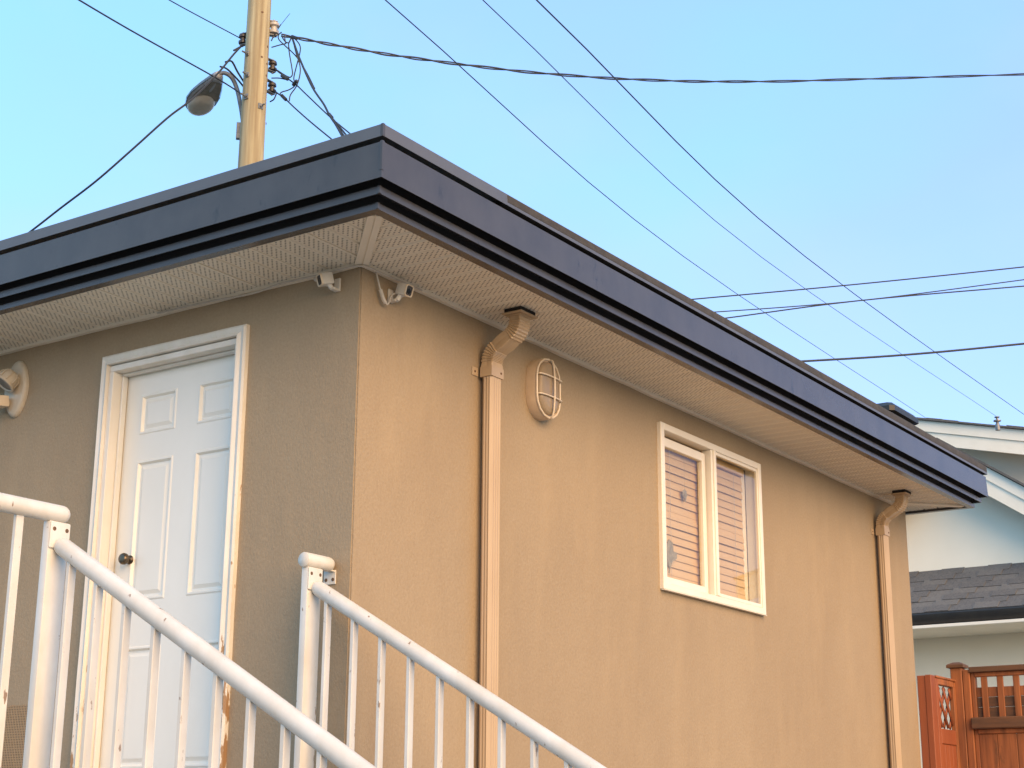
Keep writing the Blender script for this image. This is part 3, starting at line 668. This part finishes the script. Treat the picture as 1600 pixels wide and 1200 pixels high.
b = MB(); b.box((XE-.062,-.006,-.215),(XE+.004,-.001,-.155), .0015); b.prism([(XE-.03,-.006,-.158),(XE+.0,-.006,-.158),(XE+.0,-.045,-.155),(XE-.03,-.045,-.155)], (0,0,-.006)); wb = b.build('wall_bracket', M['rail'], far)
b = MB()
for xx in (XE-.048,XE-.010): b.lathe((xx,-.006,-.195),(0,-1,0),[(0,.008),(.002,.007),(.0025,0)],10)
b.build('screw', M['rust'], wb)
level_tube(near, -1.412, -3.36, -.157, True, False)
for k in range(12):
    y = -1.615-.1445*k
    b = MB(); b.box((XE-.032,y-.0155,LZ+.0265),(XE-.014,y+.0155,-.185), .002); b.build('baluster', M['rail'], near)
b = MB(); b.box((XE-.036,-3.36,LZ+.001),(XE-.01,-1.503,LZ+.026), .002); b.build('bottom_rail', M['rail'], near)
b = MB(); b.box((XE-.034,-3.36,LZ), (XE,-3.28,-.187), .004); b.build('post', M['rail'], near)

# ------------------------------------------------------------------ utility pole behind the house
PD = 18.3
pc = at(PD, 406, 0); px0, py0 = pc.x, pc.y
pole = thing('utility_pole', 'bare timber utility pole rising behind the roof, hung with black wires', 'utility pole', (px0,py0,GZ))
def pr_(z): return .178 - (z+2.7)*.0042                # taper
b = MB(); rings = []
for k in range(27):
    z = GZ + (9.3-GZ)*k/26; r = pr_(z)
    rings.append([Vector((px0+math.cos(a)*r*(1+.012*math.sin(3*a+k*.4)), py0+math.sin(a)*r*(1+.012*math.cos(2*a)), z)) for a in [2*math.pi*i/28 for i in range(28)]])
b.loft(rings); b.build('trunk', M['pole'], pole, sharp=60)
TOC = Vector((CAM_P.x-px0, CAM_P.y-py0, 0)).normalized(); SID = Vector((-TOC.y, TOC.x, 0))  # towards the lane side of the house, and along it
def surf(px, py):                                      # point on the front of the pole seen at a pixel
    v = ray(px, py); o = CAM_P; A = v.x**2+v.y**2; B = 2*((o.x-px0)*v.x+(o.y-py0)*v.y); z = at(PD,px,py).z
    Cc = (o.x-px0)**2+(o.y-py0)**2-pr_(z)**2; D_ = B*B-4*A*Cc
    t = (-B-math.sqrt(D_))/(2*A) if D_ > 0 else -B/(2*A)
    return o+v*t
for px, py, sc in ((387,84,1),(387,117,1),(385,151,1.2),(407,166,1.2)):
    p = surf(px, py); n = Vector((p.x-px0,p.y-py0,0)).normalized(); b = MB()
    b.obox(p+n*.006, (.010,.055*sc,.055*sc), rot_to(n), .003); b.lathe(p+n*.012, n, [(0,.02),(.018,.02),(.02,.011),(.07*sc,.011),(.075*sc,0)], 6); b.build('bolt', M['steel'], pole)
for px, py in ((410,19),(418,73),(409,89),(417,100),(416,118),(416,193)):
    p = surf(px, py); n = Vector((p.x-px0,p.y-py0,0)).normalized(); b = MB(); b.lathe(p-n*.004, n, [(0,.016),(.006,.015),(.008,0)], 7); b.build('nail_hole', M['rust'], pole)
def spool(px, py, m, s=1, d=None):
    c = at(PD-.05, px, py); b = MB()
    b.lathe(c-Vector((0,0,.055*s)), (0,0,1), [(0,.03*s),(.004,.048*s),(.03*s,.05*s),(.04*s,.03*s),(.07*s,.03*s),(.08*s,.05*s),(.106*s,.048*s),(.11*s,.03*s)], 14)
    o = b.build('insulator', m, pole); b = MB(); n = (Vector((px0,py0,c.z))-c); n.z = 0
    for dz_ in (-.07*s,.07*s): b.obox(c+n*.5+Vector((0,0,dz_)), (n.length+.06*s,.05*s,.008), rot_to(n))
    b.tube([c-Vector((0,0,.09*s)), c+Vector((0,0,.09*s))], .011, 6); b.build('clevis', M['steel'], o); return c
i_tr = spool(428,45,M['porcelain'],1.25); i_tl = spool(379.5,62,M['brownporcelain'],1.0); i_m = spool(426,104,M['brownporcelain'],1.0); i_b = spool(425,138,M['brownporcelain'],1.0)
b = MB(); p = at(PD-.1, 374, 205); b.obox(p, (.06,.07,.20), rot_to(TOC), .004); b.build('ground_plate', M['steel'], pole)

# street lamp on its curved arm
lamp = thing('street_lamp', 'grey cobra-head street lamp on curved arm beside the timber pole', 'street lamp', at(PD-.1,378,185))
b = MB(); arm = [at(PD-.05,381,212), at(PD-.05,379,185), at(PD-.05,375,160), at(PD,370,138), at(PD,362,121), at(PD,351,114), at(PD,343,116), at(PD,335,121)]
b.tube(smoothpath(arm,5), .026, 10); b.build('arm', M['steel'], lamp)
hd = ray(-610,1190); hd.z = 0; hd.normalize(); neck = at(PD,341,118)
hd = (hd + Vector((0,0,-.10))).normalized(); hs = hd.cross(Vector((0,0,1))).normalized(); hu = hs.cross(hd)
HS = 1.06
def sec(t, wv, top, bot, n=16):
    c = neck+hd*t*HS; out = []
    for k in range(n):
        a = 2*math.pi*k/n; cx, sy = math.cos(a), math.sin(a)
        out.append(c + hs*cx*wv*HS + hu*(sy*top if sy > 0 else sy*bot)*HS)
    return out
b = MB(); b.loft([sec(-.03,.035,.04,.03), sec(.0,.055,.05,.05), sec(.10,.085,.07,.055), sec(.25,.125,.09,.055), sec(.42,.16,.10,.05), sec(.58,.165,.095,.045), sec(.72,.135,.075,.035), sec(.80,.08,.045,.02), sec(.825,.03,.015,.01)])
head = b.build('head', M['head'], lamp, sharp=60)
b = MB(); b.loft([[neck+hd*(t*HS)+hs*(u*wv*HS)+hu*(-.05*HS-.004-dz) for u in (-1,-.5,0,.5,1)] for t, wv, dz in ((.06,.06,0),(.20,.10,0),(.36,.135,0),(.44,.145,0))], closed=False); b.build('underside', M['headin'], head)
b = MB(); rings = []
for h, s in ((.0,1),(.025,.97),(.05,.82),(.068,.55),(.074,.05)):
    rings.append([neck+hd*((.58+.22*s*math.cos(a))*HS)+hs*(.145*s*math.sin(a)*HS)-hu*((.045+h)*HS) for a in [2*math.pi*k/20 for k in range(20)]])
b.loft(rings); b.build('lamp_bowl', M['bowl'], head, sharp=60)
b = MB(); b.loft([[neck+hd*(t*HS)+hs*(sgn*wv*HS)+hu*h_ for t, wv in ((.0,.058),(.1,.089),(.25,.13),(.42,.166),(.58,.171),(.72,.14),(.8,.083),(.828,.0))] for sgn, h_ in ((-1,-.018),(-1,.012))], closed=False)
b.loft([[neck+hd*(t*HS)+hs*(wv*HS)+hu*h_ for t, wv in ((.0,.058),(.1,.089),(.25,.13),(.42,.166),(.58,.171),(.72,.14),(.8,.083),(.828,.0))] for h_ in (-.018,.012)], closed=False)
b.build('rim', M['steel'], head)

# ------------------------------------------------------------------ wires
def wire(label, pts, r=.006, sag=0, n=6, seg=14, extra=None, cat='wire', group='overhead wires', name='overhead_wire', head=0, tail=0, end=None):
    P = [Vector(p) for p in pts]
    if len(P) == 2 and sag: P = [P[0].lerp(P[1], k/seg) - Vector((0,0,sag*4*(k/seg)*(1-k/seg))) for k in range(seg+1)]
    elif len(P) > 2: P = smoothpath(P, 6)
    if head: P.insert(0, P[0] + (P[0]-P[1]).normalized()*head)      # carried on past the frame to the next pole
    if tail: P.append(P[-1] + (P[-1]-P[-2]).normalized()*tail)
    if end: P.append(Vector(end))
    b = MB(); b.tube(P, r, n)
    for e in (extra or []): b.tube(smoothpath(e,6) if len(e) > 2 else e, r*.9, n)
    return tag(b.build(name, M['wire']), label, cat, group)
# twisted service cable to the right
base = [at(PD-.1,440,55), at(18.6,510,68), at(19,600,84), at(19.6,700,98), at(20.4,820,112), at(21.4,950,122), at(22.6,1080,127), at(24,1220,127), at(25.5,1400,122), at(27.5,1600,116), at(31,1900,104), at(38,2400,70)]
P = smoothpath(base, 26); b = MB()
for k in range(2):
    b.tube([p + (Vector((0,0,1))*math.cos(i*.24+k*math.pi) + SID*math.sin(i*.24+k*math.pi))*.0135 for i, p in enumerate(P)], .0115 if k else .0095, 6)
tag(b.build('service_cable', M['wire']), 'thick twisted black cable running right from the top of the pole', 'cable', 'overhead wires')
# three parallel lines crossing the sky
for lb, a, m_, c, r in (('leftmost of the three thin parallel wires crossing the sky to the right', (575,-24), (1067,400), (1445,652), .0065), ('middle and faintest of the three parallel wires crossing the sky, ending at the roof mast', (725,-28), (1190,402), (1556,650), .0055), ('rightmost of the three parallel wires crossing the sky, reaching the right edge', (812,-26), (1257,400), (1640,676), .0080)):
    wire(lb, [at(15,*a), at(26,*m_), at(46,*c)], r, head=14, tail=25 if r != .0055 else 0)
# lines on the right behind the roof
for lb, q, r in (('upper wire of those running level above the right end of the roof', [(900,485),(1078,468),(1330,445),(1600,417),(1800,394)], .012), ('wire that splits off upward of the close pair right above the roof', [(950,497),(1110,488),(1340,470),(1600,437),(1800,410)], .010), ('lower wire of the close pair right above the roof', [(950,520),(1127,498),(1340,470),(1600,447),(1800,430)], .012), ('lone thick black wire just above the far end of the roof', [(1000,578),(1245,565),(1420,554),(1600,537),(1800,516)], .019)):
    wire(lb, [at(27,*p) for p in q], r, head=12, tail=20)
# wires at the left of the pole
wire('dark wire from the upper left sky to the middle pole bolt, crossing the lamp neck', [at(15,60,-38), at(16.2,200,45), at(PD-.3,338,122), at(PD-.25,385,152)], .0095, head=22)
wire('thin wire from the top left sky to the left insulator', [at(15.5,190,-46), at(16.5,268,2), at(PD-.1,376,60)], .007, head=22)
wire('thick dark cable falling left from the pole, in front of the lamp head', [at(PD-.1,379,70), at(PD-.3,365,85), at(PD-.55,340,115), at(PD-.9,300,155), at(PD-1.1,262,184), at(PD-1.2,205,235), at(PD-1.2,150,283), at(PD-1,95,325), at(PD-.8,38,369), at(PD,-60,440)], .0125, tail=12,
     extra=[[at(PD-.38,352,97), at(PD-.3,362,96), at(PD-.22,371,112), at(PD-.2,381,128)], [at(PD-.45,344,104), at(PD-.35,355,108), at(PD-.25,371,124), at(PD-.2,381,136)], [at(PD-.12,378,72), at(PD-.2,365,79)]])
# tangle of drops at the right of the pole
wire('dark drop wire from the upper brown insulator down to the roof corner', [i_m, at(PD-.2,436,113), at(PD-.35,462,132), at(PD-.6,478,147), at(PD-.9,516,183), at(PD-1.3,552,213), at(PD-1.8,590,245)], .0085, end=(-2.6,3.2,1.5),
     extra=[[at(PD-.25,432,109), at(PD-.3,446,118), at(PD-.33,453,121)]])
wire('dark drop wire from the lower brown insulator to the roof edge', [i_b, at(PD-.2,434,146), at(PD-.3,444,153), at(PD-.5,462,170), at(PD-.8,487,192), at(PD-1.1,520,219), at(PD-1.5,550,243)], .009, end=(-2.6,3.4,1.5),
     extra=[[at(PD-.2,432,146), at(PD-.25,428,155), at(PD-.2,422,159)]])
wire('thick dark drop wire fanning down right of the pole to the roof corner', [at(PD-.2,456,57), at(PD-.4,462,75), at(PD-.6,470,96), at(PD-.9,488,136), at(PD-1.2,506,163), at(PD-1.4,516,182), at(PD-1.7,537,212), at(PD-2,556,240)], .012, end=(-2.6,3.6,1.5),
     extra=[[at(PD-1.4,517,182), at(PD-1.7,541,211), at(PD-2,562,238)], [at(PD-1.4,517,182), at(PD-1.7,534,212), at(PD-2,548,240)]])
b = MB()
for q in ([(440,50),(435,55),(436,62),(446,72),(458,83),(468,95),(480,115),(492,139)], [(456,57),(464,64),(469,73),(468,85),(463,104),(459,122),(461,133),(452,140),(440,144),(437,148)],
          [(456,57),(459,68),(463,84),(469,104),(468,120),(463,135),(454,148),(452,158)], [(451,74),(453,88),(456,105),(457,116),(453,121),(447,120)], [(455,58),(452,66),(447,66),(442,60),(440,54)], [(456,58),(451,68),(452,78)],
          [(444,53),(446,65),(447,68)], [(424,74),(438,70),(447,68)], [(424,122),(436,122),(446,124)], [(424,64),(428,55),(431,53)]):
    b.tube(smoothpath([at(PD-.25-.0015*max(0,p[1]-60),*p) for p in q], 6), .0075, 5)
for q in ((456,57,464,60),(440,118,450,124),(440,149,447,156),(458,133,464,126),(514,178,519,184)):
    b.tube([at(PD-.35,q[0],q[1]), at(PD-.4,q[2],q[3])], .02, 6)
tag(b.build('wire_tangle', M['wire']), 'tangle of looped black jumper wires right of the pole top', 'wire')
b = MB(); b.tube([at(PD-.1,437,41), at(PD-.1,453,21)], .004, 4); b.tube([at(PD-.12,434,46), at(PD-.1,439,38)], .006, 4)
tag(b.build('tie_wire', M['wire']), 'thin stray wire end sticking up from the white insulator', 'wire')

# ------------------------------------------------------------------ white neighbour house
nb = thing('white_house', 'white neighbour house with gables and a grey shingled lower roof', 'house', (-1,13.2,GZ))
YG, YB = 13.0, 14.4
ap = (-1.80, 3.22); SLG = .69
def gz(x): return ap[1]-SLG*abs(x-ap[0])
b = MB(); b.prism([(-6,YG,GZ),(4.2,YG,GZ),(4.2,YG,1.75),(ap[0]+(ap[1]-.3-1.0)/SLG*0+1.4,YG,gz(ap[0]+1.4)-.10),(ap[0],YG,ap[1]-.10),(ap[0]-1.4,YG,gz(ap[0]-1.4)-.10),(-6,YG,1.75)], (0,1.2,0))
b.build('wall', M['white'], nb, smooth=False)
def rake(b, x0, z0, x1, z1, y, h, t=.05, split=.46):
    n = Vector((x1-x0,0,z1-z0)).normalized(); dn = Vector((0,0,-1))
    a, c = Vector((x0,y,z0)), Vector((x1,y,z1))
    b.prism([a, c, c+dn*h*split, a+dn*h*split], (0,t+.022,0)); a2, c2 = a+dn*(h*split+.002)+Vector((0,.022,0)), c+dn*(h*split+.002)+Vector((0,.022,0))
    b.prism([a2, c2, c2+dn*h*(1-split), a2+dn*h*(1-split)], (0,t,0))
b = MB(); rake(b, ap[0], ap[1], ap[0]+2.9, ap[1]-SLG*2.9, 12.6, .33); rake(b, ap[0]-2.9, ap[1]-SLG*2.9, ap[0]-.002, ap[1], 12.6, .33); b.build('bargeboard', M['board'], nb)
b = MB()
for sg in (-1,1):
    a = Vector((ap[0],12.55,ap[1]+.012)); c = Vector((ap[0]+sg*2.95,12.55,ap[1]-SLG*2.95+.012)); b.prism([a, c, c+Vector((0,0,.03)), a+Vector((0,0,.03))], (0,1.84,0))
b.build('gable_roof', M['shingle'], nb, smooth=False)
b = MB(); b.prism([(-6.5,YB,1.0),(5,YB,1.0),(5,YB,2.2),(-1.5,YB,3.62),(-6.5,YB,3.2)], (0,6,0)); b.build('upper_wall', M['cream'], nb, smooth=False)
SU = -.2375
def uz(x): return 3.918 + SU*(x+2.648)
b = MB(); rake(b, -3.6, uz(-3.6), 5.2, uz(5.2), 14.0, .305); b.build('bargeboard', M['board'], nb)
b = MB(); b.prism([(-3.6,14.055,uz(-3.6)-.03),(5.2,14.055,uz(5.2)-.03),(5.2,14.055,uz(5.2)-.06),(-3.6,14.055,uz(-3.6)-.06)], (0,6.3,0)); b.build('upper_soffit', M['board'], nb, smooth=False)
b = MB()
n = 44
for k in range(n):                                     # uneven shingle edge along the upper rake
    x0 = -3.6+8.8*k/n; x1 = -3.6+8.8*(k+1)/n; h = .022+random.uniform(0,.014)
    b.prism([(x0,13.95,uz(x0)+.004),(x1,13.95,uz(x1)+.004),(x1,13.95,uz(x1)+h),(x0,13.95,uz(x0)+h)], (0,6.4,0))
b.build('upper_roof', M['shingle'], nb, smooth=False)
b = MB(); c = at(17.6,1559,668); b.lathe(c-Vector((0,0,.03)), (0,0,1), [(0,.028),(.07,.024),(.08,.017),(.10,.017),(.101,.042),(.113,.042),(.116,.014),(.14,.014),(.146,.030),(.154,.028),(.158,.0)], 10); b.build('vent_mast', M['steel'], nb)
# pent roof: every shingle tab its own piece
pz0, py0_, pz1, py1_ = 1.775, 13.0, 1.180, 12.2        # wall line and eave
dn = Vector((0, py1_-py0_, pz1-pz0)); sl = dn.length; dn.normalize(); pn = Vector((0, -dn.z, dn.y)).normalized()
if pn.z < 0: pn = -pn
b = MB(); a = Vector((-4.2,py0_,pz0-.02)); b.prism([a, a+Vector((6.6,0,0)), a+Vector((6.6,0,0))+dn*sl, a+dn*sl], pn*-.05); pent = b.build('pent_roof', M['gutter'], nb, smooth=False)
rows_ = 8; exh = sl/rows_; sw = .275; protos = {}
for r in range(rows_):
    x = -4.2 + (r*.37 % 1)*sw*2 - sw
    k = 0
    while x < 2.3 and k < 27:
        thick = (k + r) % 2; key = (thick, random.randrange(3)); mm = M['shingle_b'] if random.random() < .3 else M['shingle']
        p = Vector((x, py0_, pz0)) + dn*(exh*r) + pn*(.006+.004*(r % 2)); key = (thick, mm.name)
        if key not in protos:
            q = MB(); w_ = sw-.002; h = .017 if thick else .009
            o0 = Vector((0,0,0)); q.prism([o0, o0+Vector((w_,0,0)), o0+Vector((w_,0,0))+dn*(exh+.012)+pn*.004, o0+dn*(exh+.012)+pn*.004], pn*h)
            so = q.build('shingle', mm, pent, smooth=False); protos[key] = so; so.location = p
        else:
            so = protos[key].copy(); COL.objects.link(so); so.location = p
        x += sw; k += 1
b = MB(); gx0, gx1 = -4.3, 2.4; gp = [(12.20,1.165),(12.06,1.165),(12.05,1.15),(12.06,1.08),(12.09,1.045),(12.20,1.045)]
b.prism([(gx0,yy,zz) for yy, zz in gp], (gx1-gx0,0,0)); b.build('gutter', M['gutter'], nb)
b = MB(); b.box((gx0,12.03,.995),(gx1,12.20,1.030), .004); b.box((gx0,12.2005,1.0),(gx1,13.0,1.028)); b.build('eave_trim', M['board'], nb)

# ------------------------------------------------------------------ red cedar fence: short return panel with lattice, post, and long panel
FY = 7.08
lp = thing('lattice_fence_panel', 'narrow red fence panel with diagonal lattice top beside the house corner', 'fence panel', (.1,6.75,GZ))
ZT = -.078
def piece(nm, a, c, m, t, bev=.004): b = MB(); b.box(a, c, bev); return b.build(nm, m, t)
piece('end_post', (.004,6.512,GZ), (.062,6.60,ZT+.012), M['cedar_red'], lp); piece('end_board', (.064,6.508,GZ), (.112,6.60,ZT+.016), M['cedar_red'], lp)
piece('stile', (.080,6.602,GZ), (.116,6.655,ZT), M['cedar_red'], lp); piece('stile', (.080,6.975,GZ), (.116,7.02,ZT-.004), M['cedar'], lp)
piece('top_rail', (.076,6.656,ZT-.045), (.118,6.974,ZT), M['cedar'], lp); piece('lattice_rail', (.080,6.656,-.555), (.116,6.974,-.445), M['cedar_red'], lp)
piece('top_cap', (.070,6.602,ZT+.0005), (.124,7.02,ZT+.018), M['cedar'], lp)
ly0, ly1, lz0, lz1 = 6.656, 6.974, -.445, ZT-.045
for d_, xx in ((1,.088),(-1,.098)):
    for k in range(-3,7):
        # strip along (y,z) = (1, d*1.35) clipped to the opening
        s_ = 1.55; y0c = ly0 + k*.125; pts = []
        ts = []
        for t in [i/60*.9-.3 for i in range(61)]:
            yy = y0c+t*.55; zz = lz0 + (t*.55*s_ if d_ > 0 else (lz1-lz0) - t*.55*s_)
            if ly0+.004 <= yy <= ly1-.004 and lz0+.004 <= zz <= lz1-.004: ts.append((yy,zz))
        if len(ts) < 2: continue
        b = MB(); b.tube([(xx,*ts[0]),(xx,*ts[-1])], 1, prof=[(-.0045,-.015),(.0045,-.015),(.0045,.015),(-.0045,.015)], up=(1,0,0)); b.build('lattice_strip', M['cedar_red'], lp, smooth=False)
for k in range(4): piece('board', (.090,6.657+.0795*k,GZ+.05), (.108,6.657+.0795*k+.0765,-.5555), M['cedar_red'], lp, .003)
ps = thing('fence_post', 'dark capped cedar post between the lattice panel and the long fence', 'fence post', (.15,7.1,GZ))
piece('post', (.082,7.022,GZ), (.172,7.115,.030), M['cedar'], ps, .006)
b = MB(); b.loft([[Vector((.127+a*h, 7.068+c*h, z)) for a, c in ((-1,-1),(1,-1),(1,1),(-1,1))] for z, h in ((.0305,.066),(.050,.066),(.058,.058),(.074,.025),(.076,.0))], smooth=False); b.build('post_cap', M['cedar_old'], ps, smooth=False)
fp = thing('cedar_fence', 'long red cedar fence with an open slatted top and wide boards below', 'fence', (2,7.1,GZ))
FX0, FX1 = .178, 3.2
piece('stile', (FX0-.002,7.025,GZ), (FX0+.052,7.09,.012), M['cedar'], fp); piece('stile', (FX0+.054,7.045,GZ), (FX0+.085,7.10,-.005), M['cedar'], fp)
piece('cap_rail', (FX0+.053,7.01,-.012), (FX1,7.12,.030), M['cedar_old'], fp, .005); piece('top_rail', (FX0+.0855,7.04,-.045), (FX1,7.09,-.0125), M['cedar'], fp)
piece('ledge_rail', (FX0+.050,6.985,-.435), (FX1,7.10,-.350), M['cedar_old'], fp, .008); piece('under_rail', (FX0+.0855,7.03,-.470), (FX1,7.09,-.4355), M['cedar'], fp)
x = FX0+.130
while x < FX1: piece('picket', (x,7.046,-.3495), (x+.046,7.066,-.0455), M['cedar'], fp, .003); x += .122
for z0, z1 in ((-.195,-.122), (-.270,-.197), (-.348,-.272)): piece('cross_slat', (FX0+.0855,7.0665,z0), (FX1,7.084,z1), M['cedar_old' if z0 < -.25 else 'cedar'], fp, .003)
x = FX0+.087
while x < FX1:
    wd = .138+random.uniform(-.006,.010); yo = random.uniform(0,.007); piece('board', (x,7.038+yo,GZ+.05), (x+wd,7.058+yo,-.4705), M['cedar'], fp, .004); x += wd+.0015
